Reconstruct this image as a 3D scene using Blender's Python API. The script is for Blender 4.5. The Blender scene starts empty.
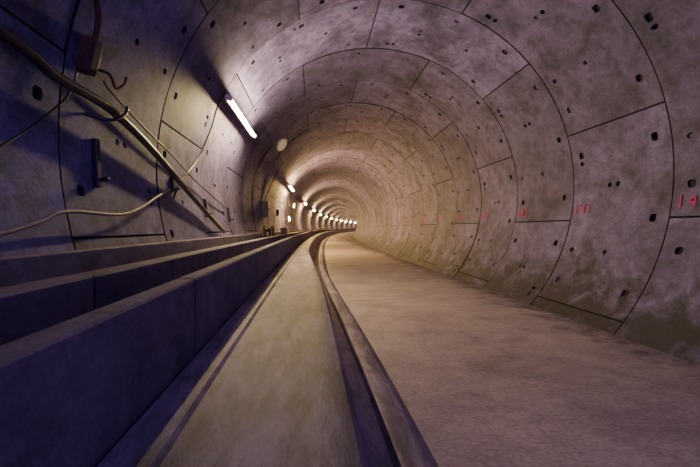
import bpy, math, random
from mathutils import Vector, Matrix
random.seed(7)
AX, AZ, R, L = 1.2, 1.92, 3.0, 1.476
S0 = 3.823 - 5*L
def off(s): return s*s/828.0
def P(th, s, r=R):
    a = math.radians(th)
    return Vector((AX+off(s)+r*math.cos(a), s, AZ+r*math.sin(a)))
sc = bpy.context.scene

# ------------------------------------------------------------ materials
def new_mat(name):
    m = bpy.data.materials.new(name); m.use_nodes = True
    nt = m.node_tree
    return m, nt, nt.nodes['Principled BSDF']
def N(nt, t, **k):
    n = nt.nodes.new(t)
    for a, v in k.items():
        if a in n.inputs: n.inputs[a].default_value = v
        else: setattr(n, a, v)
    return n
def ramp(nt, src, stops):
    r = nt.nodes.new('ShaderNodeValToRGB')
    els = r.color_ramp.elements
    while len(els) < len(stops): els.new(0.5)
    for e, (p, c) in zip(els, stops):
        e.position = p; e.color = (*c, 1) if len(c) == 3 else c
    nt.links.new(src, r.inputs[0]); return r.outputs[0]
def mix(nt, a, b, f, mode='MIX'):
    m = nt.nodes.new('ShaderNodeMix'); m.data_type = 'RGBA'; m.blend_type = mode
    for i, v in ((6, a), (7, b), (0, f)):
        if isinstance(v, (float, int)): m.inputs[i].default_value = v
        elif isinstance(v, tuple): m.inputs[i].default_value = (*v, 1)
        else: nt.links.new(v, m.inputs[i])
    return m.outputs[2]
def concrete(name, light, dark, scale=1.0, stretch=(1,1,1), stain=0.5, bump=0.25, rough=0.85, attr=False, dirt=None, grain=.7, gs=60, spot=(.62, .74, .6), dw=(.48, .72), base=(.30,.62)):
    m, nt, b = new_mat(name)
    tc = N(nt, 'ShaderNodeTexCoord'); mp = N(nt, 'ShaderNodeMapping'); mp.inputs['Scale'].default_value = stretch
    nt.links.new(tc.outputs['Object'], mp.inputs[0])
    def noise(sc_, det, rg=0.6, dist=0.0, v=None):
        n = N(nt, 'ShaderNodeTexNoise', Scale=sc_*scale, Detail=det, Roughness=rg, Distortion=dist)
        nt.links.new(v or mp.outputs[0], n.inputs['Vector']); return n.outputs['Fac']
    n1 = noise(1.6, 8, .68, .4); n2 = noise(7, 6, .7); n3 = noise(gs, 3, .6)
    c = ramp(nt, n1, [(base[0], dark), (base[1], light)])
    g2 = ramp(nt, n2, [(.35, (1-stain,)*3), (.55, (1, 1, 1))])
    c = mix(nt, c, g2, 1.0, 'MULTIPLY')
    g3 = ramp(nt, n3, [(.3, (.62,)*3), (.6, (1, 1, 1))])
    c = mix(nt, c, g3, grain, 'MULTIPLY')
    n5 = noise(1.05, 9, .72, .9)
    g5 = ramp(nt, n5, [(spot[0]-.08, (1, 1, 1)), (spot[1]-.08, (spot[2],)*3)])
    c = mix(nt, c, g5, 1.0, 'MULTIPLY')
    if attr:
        at = N(nt, 'ShaderNodeAttribute'); at.attribute_name = 'tone'
        c = mix(nt, c, at.outputs['Color'], 1.0, 'MULTIPLY')
    if dirt:
        ax_, v0, v1, lo, hi, cd_ = dirt
        sx = N(nt, 'ShaderNodeSeparateXYZ'); nt.links.new(tc.outputs['Object'], sx.inputs[0])
        n4 = noise(2.6, 7, .72, .6)
        mr = N(nt, 'ShaderNodeMapRange'); nt.links.new(sx.outputs[ax_], mr.inputs[0])
        mr.inputs[1].default_value = v0; mr.inputs[2].default_value = v1; mr.inputs[3].default_value = lo; mr.inputs[4].default_value = hi
        ad = N(nt, 'ShaderNodeMath', operation='ADD'); nt.links.new(n4, ad.inputs[0]); nt.links.new(mr.outputs[0], ad.inputs[1])
        g4 = ramp(nt, ad.outputs[0], [(dw[0], (1, 1, 1)), (dw[1], cd_)])
        c = mix(nt, c, g4, 1.0, 'MULTIPLY')
    nt.links.new(c, b.inputs['Base Color'])
    b.inputs['Roughness'].default_value = rough
    mx = N(nt, 'ShaderNodeMath', operation='MULTIPLY_ADD'); nt.links.new(n3, mx.inputs[0]); mx.inputs[1].default_value = .35; nt.links.new(n2, mx.inputs[2])
    bp = N(nt, 'ShaderNodeBump', Strength=bump, Distance=.01); nt.links.new(mx.outputs[0], bp.inputs['Height'])
    nt.links.new(bp.outputs[0], b.inputs['Normal'])
    return m
def plain(name, col, rough=.5, metal=0.0, nscale=25, var=.35):
    m, nt, b = new_mat(name)
    n = N(nt, 'ShaderNodeTexNoise', Scale=nscale, Detail=5)
    tc = N(nt, 'ShaderNodeTexCoord'); nt.links.new(tc.outputs['Object'], n.inputs['Vector'])
    c = ramp(nt, n.outputs['Fac'], [(.35, tuple(x*(1-var) for x in col)), (.65, col)])
    nt.links.new(c, b.inputs['Base Color']); b.inputs['Roughness'].default_value = rough; b.inputs['Metallic'].default_value = metal
    return m
M_lin = concrete('lining_concrete', (.170,.140,.385), (.055,.044,.145), .9, (1,1,1), .48, .55, .65, attr=True, dirt=(2, 1.45, .15, -.22, .20, (.12,.10,.15)), dw=(.48,.68), gs=45, grain=.9, spot=(.60,.72,.5), base=(.33,.60))
M_groove = plain('joint_gasket', (.010,.008,.016), .95)
M_pock = plain('pocket_shade', (.025,.02,.045), .9)  # near-black colour paints the shade inside open bolt pockets
M_pock2 = plain('pocket_grout', (.12,.105,.20), .9)
M_floor = concrete('floor_concrete', (.45,.37,.43), (.29,.232,.31), .8, (.8,1.3,1), .2, .7, .6, grain=1.0, gs=45, spot=(.60,.74,.65), dirt=(0, 2.3, 3.4, -.22, .13, (.30,.27,.36)), dw=(.50,.70))
M_beam = concrete('walkway_concrete', (.33,.262,.43), (.075,.055,.13), 1.5, (1.6,.5,1.6), .5, .4, .6, base=(.36,.60), spot=(.58,.68,.55))
M_duct = concrete('precast_duct_concrete', (.19,.150,.245), (.085,.065,.12), 1.3, (1,1,1), .3, .3, .8)
M_black = plain('black_rubber', (.02,.018,.022), .45)
M_pipe = plain('dark_pipe', (.045,.04,.06), .35, .3)
M_rust = plain('rusty_steel', (.13,.05,.045), .8, .3)
M_steel = plain('grey_steel', (.35,.33,.35), .45, .6)
M_white = plain('white_enamel', (.7,.66,.6), .4, 0, 25, .1)
M_hose = plain('pale_hose', (.30,.24,.28), .6)
M_box = plain('brown_plastic', (.10,.06,.04), .5)
M_pink = plain('pink_marking_paint', (.50,.045,.20), .8, 0, 40, .2)
def emis(name, col, st):
    m, nt, b = new_mat(name)
    b.inputs['Base Color'].default_value = (.9,.85,.7,1)
    b.inputs['Emission Color'].default_value = (*col, 1); b.inputs['Emission Strength'].default_value = st
    return m
M_tube = emis('lit_fluorescent_tube', (1.0,.76,.33), 880)
M_tube2 = emis('lit_warm_tube', (1.0,.62,.18), 2100)
M_flood = emis('floodlight_lens', (1.0,.62,.19), 750)
M_dim = emis('dim_diffuser', (1.0,.72,.35), .15)

# ------------------------------------------------------------ helpers
def obj(name, vs, fs, mats, mi=None, smooth=None, parent=None):
    me = bpy.data.meshes.new(name); me.from_pydata([tuple(v) for v in vs], [], fs)
    for m in (mats if isinstance(mats, (list, tuple)) else [mats]): me.materials.append(m)
    if mi: me.polygons.foreach_set('material_index', mi)
    if smooth is not None:
        me.polygons.foreach_set('use_smooth', [True]*len(fs)); me.set_sharp_from_angle(angle=math.radians(smooth))
    me.update()
    o = bpy.data.objects.new(name, me); sc.collection.objects.link(o)
    if parent: o.parent = parent
    return o
def empty(name):
    o = bpy.data.objects.new(name, None); sc.collection.objects.link(o); return o
def catmull(pts, k=8):
    out = []
    for i in range(len(pts)-1):
        p0 = pts[max(i-1, 0)]; p1 = pts[i]; p2 = pts[i+1]; p3 = pts[min(i+2, len(pts)-1)]
        for j in range(k):
            t = j/k
            out.append(.5*((2*p1)+(p2-p0)*t+(2*p0-5*p1+4*p2-p3)*t*t+(3*p1-p0-3*p2+p3)*t**3))
    out.append(pts[-1]); return out
def tube(name, pts, r, mat, k=8, n=10, parent=None, smoothpath=True):
    pts = catmull(pts, k) if smoothpath else pts
    vs, fs = [], []
    up = Vector((0, 0, 1)); 
    for i, p in enumerate(pts):
        d = (pts[min(i+1, len(pts)-1)]-pts[max(i-1, 0)]).normalized()
        a = d.cross(up); a = a.normalized() if a.length > .05 else d.cross(Vector((1, 0, 0))).normalized()
        b = d.cross(a)
        for j in range(n):
            t = 2*math.pi*j/n; vs.append(p+a*r*math.cos(t)+b*r*math.sin(t))
    for i in range(len(pts)-1):
        for j in range(n):
            fs.append((i*n+j, i*n+(j+1) % n, (i+1)*n+(j+1) % n, (i+1)*n+j))
    fs.append(tuple(range(n))[::-1]); fs.append(tuple((len(pts)-1)*n+j for j in range(n)))
    return obj(name, vs, fs, mat, smooth=40, parent=parent)
def frame(th, s):
    a = math.radians(th)
    return Vector((math.cos(a), 0, math.sin(a))), Vector((-math.sin(a), 0, math.cos(a))), Vector((s/414, 1, 0)).normalized()
def boxat(name, c, ex, ey, ez, sx, sy, sz, mat, parent=None, bev=.006):
    vs = [c+ex*i*sx/2+ey*j*sy/2+ez*k*sz/2 for i in (-1, 1) for j in (-1, 1) for k in (-1, 1)]
    fs = [(0,1,3,2),(4,6,7,5),(0,4,5,1),(2,3,7,6),(0,2,6,4),(1,5,7,3)]
    o = obj(name, vs, fs, mat, parent=parent)
    if bev:
        m = o.modifiers.new('bev', 'BEVEL'); m.width = bev; m.segments = 2
    return o
def wallbox(name, th, s, dr0, dr1, wt, ws, mat, parent=None, bev=.006):
    rad, tan, ax = frame(th, s)
    return boxat(name, P(th, s, R-(dr0+dr1)/2), rad, tan, ax, dr1-dr0, wt, ws, mat, parent, bev)
def lathe(name, c, inn, u, prof, mat, parent=None, n=28):
    v = inn.cross(u).normalized(); vs = []; fs = []
    for d, r in prof:
        for j in range(n):
            t = 2*math.pi*j/n; vs.append(c+inn*d+u*r*math.cos(t)+v*r*math.sin(t))
    for i in range(len(prof)-1):
        for j in range(n): fs.append((i*n+j, i*n+(j+1) % n, (i+1)*n+(j+1) % n, (i+1)*n+j))
    fs.append(tuple(range(n))); fs.append(tuple((len(prof)-1)*n+j for j in range(n)))
    return obj(name, vs, fs, mat, smooth=35, parent=parent)
def walldisc(name, th, s, prof, mat, parent=None, n=28, tilt=0.0):
    rad, tan, ax = frame(th, s)
    return lathe(name, P(th, s, R), (-rad-ax*tilt).normalized(), tan, prof, mat, parent, n)

# ------------------------------------------------------------ tunnel lining (segment rings)
def build_lining():
    vs, fs, mi, tone = [], [], [], []
    def poly(pts, m, t):
        n = len(vs); vs.extend(pts); fs.append(tuple(range(n, n+len(pts)))); mi.append(m); tone.append(t)
    NR = 104
    seg = 360/7
    g = .011; gd = math.degrees(g/R)
    for k in range(NR):
        s0 = S0+k*L; s1 = s0+L
        phase = 15 if k % 2 == 1 else 40.5
        near = s0 < 40
        for e in range(36):      # added dark shell behind segments, blocks world light leaking through joints
            poly([P(e*10, s0, R+.09), P(e*10, s1, R+.09), P(e*10+10, s1, R+.09), P(e*10+10, s0, R+.09)], 1, (1, 1, 1, 1))
        for q in range(7):
            t0 = phase+seg*q; t1 = t0+seg
            tn = random.uniform(.70, 1.20); warm = random.uniform(-.02, .02); tcol = (tn+warm, tn, tn-warm, 1)
            r = R+random.uniform(-.007, .007)
            tl = {round(t0+gd, 4), round(t1-gd, 4)}
            nb = 12 if near else 6
            for i in range(1, nb): tl.add(round(t0+seg*i/nb, 4))
            sl = {round(s0+g, 4), round(s1-g, 4)}
            pockets = {}
            if near:
                def col(f, wt, dd=0):
                    a = t0+seg*f+random.uniform(-.5, .5)+dd; w = math.degrees(wt/R)*random.uniform(.9, 1.15)
                    return (round(a-w/2, 4), round(a+w/2, 4))
                def row(s, ws): return (round(s-ws/2, 4), round(s+ws/2, 4))
                RA, RB, RM, RN = row(s0+.19, .09), row(s1-.19, .09), row(s0+L*.48, .07), row(s0+L*.48+.12, .07)
                C1, C2, C3 = col(.14, .10), col(.50, .10), col(.86, .10)
                C2b = (round(C2[1]+.7, 4), round(C2[1]+1.9, 4))
                C3b = (round(C3[0]-1.9, 4), round(C3[0]-.7, 4))
                M1, M2 = col(.33, .07), col(.67, .07)
                cells = [(C1, RA, .2), (C1, RB, .2), (C2, RA, .2), (C3, RA, .2), (C3, RB, .2), (M1, RM, .29), (M2, RM, .29), (M2, RN, .29)]
                if q % 2: cells.append((C2b, RA, .28))
                else: cells.append((C3b, RB, .28)); cells.append((M1, RB, .29))
                for c_, r_, u in cells:
                    pockets[(*c_, *r_)] = (2 if random.random() < .65 else 3, random.choice((.02, .035, .05)), u)
            pk = list(pockets)
            tl = {x for x in tl if not any(p[0]-.25 < x < p[1]+.25 for p in pk)} | {p[0] for p in pk} | {p[1] for p in pk}
            tl |= {round(t0+gd, 4), round(t1-gd, 4)}
            sl |= {p[2] for p in pk} | {p[3] for p in pk}
            tl = sorted(tl); sl = sorted(sl)
            for i in range(len(tl)-1):
                for j in range(len(sl)-1):
                    a, b, c, d = tl[i], tl[i+1], sl[j], sl[j+1]
                    hit = pockets.get((a, b, c, d))
                    if hit is None:
                        poly([P(a, c, r), P(a, d, r), P(b, d, r), P(b, c, r)], 0, tcol)
                        continue
                    pm, dep, u = hit; ro = r+dep
                    ma, mc = (b-a)*.06, (d-c)*.06
                    a2, b2, c2, d2 = a+ma, b-ma, c+mc, d-mc; da = (b2-a2)*u; dc = (d2-c2)*u
                    oc = [(a2+da, c2), (a2, c2+dc), (a2, d2-dc), (a2+da, d2), (b2-da, d2), (b2, d2-dc), (b2, c2+dc), (b2-da, c2)]
                    K = [(a, c), (a, d), (b, d), (b, c)]
                    for e in range(4):
                        poly([P(*K[e], r), P(*oc[2*e], r), P(*oc[2*e+1], r)], 0, tcol)
                        poly([P(*K[e], r), P(*oc[2*e+1], r), P(*oc[(2*e+2) % 8], r), P(*K[(e+1) % 4], r)], 0, tcol)
                    poly([P(x, y, ro) for x, y in oc], pm, tcol)
                    for e in range(8):
                        p, w = oc[e], oc[(e+1) % 8]
                        poly([P(*p, r), P(*w, r), P(*w, ro), P(*p, ro)], pm, tcol)
            ro = R+.026
            for j in (0, 1):
                for i in range(len(tl)-1):
                    a, b = tl[i], tl[i+1]
                    edge = s0+g if j == 0 else s1-g; far = s0 if j == 0 else s1
                    poly([P(a, edge, r), P(b, edge, r), P(b, far, ro), P(a, far, ro)], 1, tcol)
            for j, (edge, far) in enumerate(((t0+gd, t0), (t1-gd, t1))):
                poly([P(edge, s0+g, r), P(edge, s1-g, r), P(far, s1, ro), P(far, s0, ro)], 1, tcol)
    me_o = obj('wall_tunnel_lining', vs, fs, [M_lin, M_groove, M_pock, M_pock2], mi)
    me = me_o.data
    ca = me.color_attributes.new('tone', 'FLOAT_COLOR', 'CORNER')
    flat = []
    for f, t in zip(fs, tone): flat.extend(list(t)*len(f))
    ca.data.foreach_set('color', flat)
    import bmesh
    bm = bmesh.new(); bm.from_mesh(me); bmesh.ops.remove_doubles(bm, verts=bm.verts, dist=.0004); bmesh.ops.recalc_face_normals(bm, faces=bm.faces); bm.to_mesh(me); bm.free()
    me.polygons.foreach_set('use_smooth', [True]*len(me.polygons)); me.set_sharp_from_angle(angle=math.radians(18))
build_lining()

# ------------------------------------------------------------ swept profiles
def sarr(a, b):
    out = [a]; s = a
    while s < b:
        s += .5 if s < 12 else (1.0 if s < 40 else 2.0); out.append(min(s, b))
    return out
def sweep(name, prof, a, b, mat, xo=None, closed=True, parent=None, smooth=25):
    ss = sarr(a, b); n = len(prof); vs = []; fs = []
    for s in ss:
        for x, z in prof: vs.append((x+off(s)+(xo(s, x) if xo else 0), s, z))
    for i in range(len(ss)-1):
        for j in range(n if closed else n-1):
            fs.append((i*n+j, (i+1)*n+j, (i+1)*n+(j+1) % n, i*n+(j+1) % n))
    if closed:
        fs.append(tuple(range(n))); fs.append(tuple((len(ss)-1)*n+j for j in range(n))[::-1])
    return obj(name, vs, fs, mat, smooth=smooth, parent=parent)
END = 148
sweep('floor', [(-.40, -.001), (3.49, -.001), (3.45, -.1), (-.40, -.1)], S0+.02, END, M_floor)
def bow(s, x):
    t = min(max((s-1.7)/8.0, 0), 1); t = t*t*(3-2*t)
    w = min(max((x+.10)/.2, 0), 1)
    return -.26*t*w
sweep('walkway_beam', [(-.50, 0), (-.50, .672), (-.492, .68), (-.37, .68), (-.355, .668), (-.28, .664), (-.16, .662), (-.04, .665), (.03, .675), (.08, .68), (.12, .678), (.14, .66), (.17, .50), (.24, .10), (.24, 0)], S0+.02, END, M_beam, bow, smooth=30)
sweep('floor_kerb', [(.245, 0), (.245, .07), (.40, .08), (.42, .125), (.44, .13), (.53, .13), (.56, .12), (.66, 0)], S0+.02, END, M_beam, bow)
duct_root = empty('cable_duct')
def duct(tag, x0, x1, z0, z1, joint, length):
    s = joint; 
    while s > S0+.02+length: s -= length
    st = s
    i = 0
    while s < END:
        e = min(s+length, END)
        if e-s > .3:
            b = .008
            pr = [(x0, z0), (x0, z1-b), (x0+b, z1), (x1-b, z1), (x1, z1-b), (x1, z0)]
            dz = random.uniform(-.002, .002)
            sweep('%s_block_%d' % (tag, i), [(x, z+dz) for x, z in pr], s+.009, e-.009, M_duct, parent=duct_root)
            i += 1
        s = e
        if s > 30: length = 6
    sweep(tag+'_mortar', [(x0+.003, z0), (x0+.003, z1-.012), (x0+.012, z1-.004), (x1-.012, z1-.004), (x1-.003, z1-.012), (x1-.003, z0)], st+.02, END-.02, M_groove, parent=duct_root)
duct('front', -.590, -.506, .60, 1.01, 1.45, 1.6)
duct('middle', -1.14, -1.0, .60, 1.01, 1.53, 1.6)
sweep('base', [(-1.45, .5), (-1.63, .62), (-.505, .62), (-.505, .0), (-.9, 0)], S0+.02, END, M_duct, parent=duct_root)
sweep('bench', [(-1.60, .62), (-1.66, 1.075), (-1.51, 1.085), (-1.50, 1.075), (-1.50, .62)], S0+.02, END, M_duct, parent=duct_root)

# ------------------------------------------------------------ luminaires
def luminaire(s0, mat, ln=2.1, th=152):
    root = empty('tunnel_tube_light')
    def line(r, t, a, b): return [P(t, a, r), P(t, (a+b)/2, r), P(t, b, r)]
    tube('tube', line(2.79, th, s0+.05, s0+ln-.05), .02, mat, k=2, parent=root)
    wallbox('housing', th, s0+ln/2, .12, .18, .09, ln, M_white, root)
    for e in (s0+.02, s0+ln-.02):
        wallbox('end_cap', th, e, .12, .24, .07, .05, M_white, root)
    for e in (s0+.3, s0+ln-.3):
        wallbox('bracket', th, e, -.01, .13, .04, .05, M_steel, root)
for k in range(14):
    luminaire(5.1+10.5*k, M_tube if k == 0 else M_tube2)
def emerg(s):
    root = empty('round_bulkhead_light')
    wallbox('mount_arm', 140, s, -.01, .14, .08, .08, M_steel, root)
    walldisc('body', 140, s, [(.10, .09), (.13, .17), (.15, .21), (.19, .22), (.21, .20)], M_white, root, tilt=.3)
    walldisc('diffuser', 140, s, [(.205, .19), (.23, .17), (.25, .11), (.256, .03)], M_dim, root, tilt=.3)
emerg(10.0)
def flood(th, s):
    root = empty('work_floodlight')
    wallbox('mount_plate', th, s, -.01, .02, .14, .14, M_steel, root)
    wallbox('yoke', th, s, .02, .12, .04, .30, M_steel, root)
    wallbox('body', th, s, .10, .24, .24, .26, M_pipe, root, .02)
    wallbox('lens', th, s, .24, .255, .19, .21, M_flood, root)
    wallbox('visor', th-3, s, .24, .31, .015, .26, M_pipe, root, .003)
flood(166, 20.2); flood(184, 18.2)

# ------------------------------------------------------------ pipes, cables, brackets on left wall
hp = [P(172, .6, 2.86), P(173, 1.82, 2.87), P(174, 2.16, 2.88), P(174, 2.68, 2.88), P(176, 3.22, 2.88), P(179, 3.78, 2.89), P(185, 4.68, 2.9), P(193, 5.8, 2.92), P(195, 6.1, 2.93)]
tube('conduit_pipe', hp, .036, M_pipe, n=14)
tube('hanging_cable', [P(186, 1.75, 2.95), P(183, 1.95, 2.95), P(181, 2.07, 2.95), P(175, 2.36, 2.95), P(170.5, 2.43, 2.96)], .007, M_black)
tube('hanging_cable', [P(170, 2.70, 2.94), P(171, 2.85, 2.94), P(173.5, 3.43, 2.94), P(176, 4.09, 2.93), P(180, 5.0, 2.94), P(185.5, 6.6, 2.95)], .009, M_black)
tube('lamp_cable', [P(153, 5.12, 2.92), P(156, 5.2, 2.95), P(161, 5.3, 2.965), P(168, 5.22, 2.970), P(174, 5.0, 2.970), P(181, 4.45, 2.960), P(186, 4.2, 2.970)], .014, M_black)
tube('water_hose', [P(195.2, 1.3, 2.88), P(194.5, 1.68, 2.9), P(193, 1.98, 2.9), P(191.5, 2.24, 2.9), P(191, 3.0, 2.92), P(186, 3.79, 2.95), P(184, 4.1, 2.965)], .014, M_hose)
tube('drop_pipe', [P(152, 1.9, 2.9), P(158, 2.2, 2.9), P(162, 2.42, 2.9), P(165.2, 2.5, 2.93)], .022, M_rust)
def bracket(th, s, ln, w=.05):
    root = empty('cable_bracket')
    wallbox('channel', th, s, .001, .05, ln, w, M_pipe, root)
    wallbox('arm', th+math.degrees(ln/2/R)*.7, s, .04, .12, .03, w*.8, M_pipe, root)
bracket(183, 2.72, .40); bracket(187, 5.45, .30); bracket(182.5, 4.2, .2); bracket(188, 6.9, .3); bracket(187, 8.4, .35); bracket(186, 10.5, .35)
root = empty('junction_box')
wallbox('box', 168, 2.5, -.005, .10, .26, .10, M_rust, root)
wallbox('lid', 168, 2.5, .10, .115, .22, .08, M_pipe, root)
root = empty('cable_hook')
tube('hook', [P(169, 2.60, 3.0), P(169, 2.66, 2.88), P(170.5, 2.74, 2.86), P(169, 2.85, 2.87), P(167.5, 2.88, 2.88)], .012, M_rust, parent=root)
wallbox('plate', 169, 2.6, -.005, .015, .1, .06, M_rust, root)
root = empty('pipe_hook')
tube('hook', [P(176, 2.6, 2.99), P(176.2, 2.68, 2.86), P(175.6, 2.74, 2.82), P(174, 2.85, 2.82), P(172.5, 2.9, 2.84)], .014, M_pipe, parent=root)
root = empty('electrical_cabinet')
wallbox('body', 181, 11.4, .0, .22, .55, .45, M_pipe, root, .012)
wallbox('door', 181, 11.4, .22, .235, .50, .40, M_steel, root)
wallbox('handle', 181, 11.3, .235, .26, .08, .03, M_pipe, root)
tube('drop_cable', [P(150, 12.4, 2.95), P(160, 12.2, 2.95), P(170, 11.8, 2.95), P(174.5, 11.5, 2.93)], .018, M_black)
tube('drop_cable', [P(146, 9.6, 2.96), P(158, 9.3, 2.95), P(170, 9.2, 2.95), P(182, 9.3, 2.93), P(190, 9.4, 2.92)], .016, M_black)
vs = []
for i in range(61):
    t = i/10*2*math.pi; rr = .17+.012*math.sin(i*1.3)
    vs.append(P(180+math.degrees(rr*math.sin(t)/R), 14.6+rr*math.cos(t), 2.93-.012*(i/10)))
tube('cable_coil', vs, .015, M_black, k=2)
X = Vector((1, 0, 0)); Y = Vector((0, 1, 0)); Z = Vector((0, 0, 1))
root = empty('cable_reel')
cr = Vector((-1.32+off(9.6), 9.6, .625+.34))
lathe('flange_left', cr-X*.12, X, Y, [(-.02, .34), (.02, .34)], M_rust, root)
lathe('flange_right', cr+X*.12, X, Y, [(-.02, .34), (.02, .34)], M_rust, root)
lathe('wound_cable', cr, X, Y, [(-.10, .20), (-.08, .26), (-.05, .25), (-.02, .27), (.02, .26), (.05, .27), (.08, .25), (.10, .20)], M_black, root)
lathe('hub', cr, X, Y, [(-.15, .05), (.15, .05)], M_steel, root)
root = empty('tool_box')
c = Vector((-1.07+off(11.6), 11.6, 1.016+.09))
boxat('body', c, X, Y, Z, .22, .42, .18, M_box, root, .015)
boxat('lid', c+Z*.11, X, Y, Z, .23, .43, .035, M_black, root, .01)
tube('handle', [c+Z*.12-Y*.08, c+Z*.18-Y*.07, c+Z*.18+Y*.07, c+Z*.12+Y*.08], .009, M_black, parent=root)
boxat('latch_left', c+X*.115+Y*.12+Z*.07, X, Y, Z, .015, .04, .06, M_steel, root, .003)
boxat('latch_right', c+X*.115-Y*.12+Z*.07, X, Y, Z, .015, .04, .06, M_steel, root, .003)

# ------------------------------------------------------------ pink ring numbers
for i in range(9):
    s = 3.60+i*1.476
    cu = bpy.data.curves.new('ring_number_marking', 'FONT'); cu.body = str(140+i); cu.size = .22; cu.align_x = 'CENTER'; cu.align_y = 'CENTER'; cu.extrude = .001; cu.space_character = 1.1
    cu.materials.append(M_pink)
    o = bpy.data.objects.new('ring_number_marking', cu); sc.collection.objects.link(o)
    th = 352.3; a = math.radians(th); n = Vector((-math.cos(a), 0, -math.sin(a))); x = Vector((-s/414, -1, 0)).normalized(); y = n.cross(x)
    o.location = P(th, s, R-.016)
    o.rotation_euler = Matrix((x, y, n)).transposed().to_euler()

# ------------------------------------------------------------ world (added violet fill, let in through an invented opening behind the camera)
w = bpy.data.worlds.new('violet_fill'); sc.world = w; w.use_nodes = True
bg = w.node_tree.nodes['Background']; bg.inputs[0].default_value = (.33, .21, .80, 1); bg.inputs[1].default_value = 2.3

# ------------------------------------------------------------ camera
cd = bpy.data.cameras.new('camera'); cam = bpy.data.objects.new('camera', cd); sc.collection.objects.link(cam)
cam.location = (0, 0, 1.23); cam.rotation_euler = (math.radians(90), 0, 0)
cd.sensor_width = 36; cd.lens = 330/700*36; cd.shift_x = 40/700; cd.shift_y = -5.5/700; cd.clip_start = .02; cd.clip_end = 400
sc.camera = cam
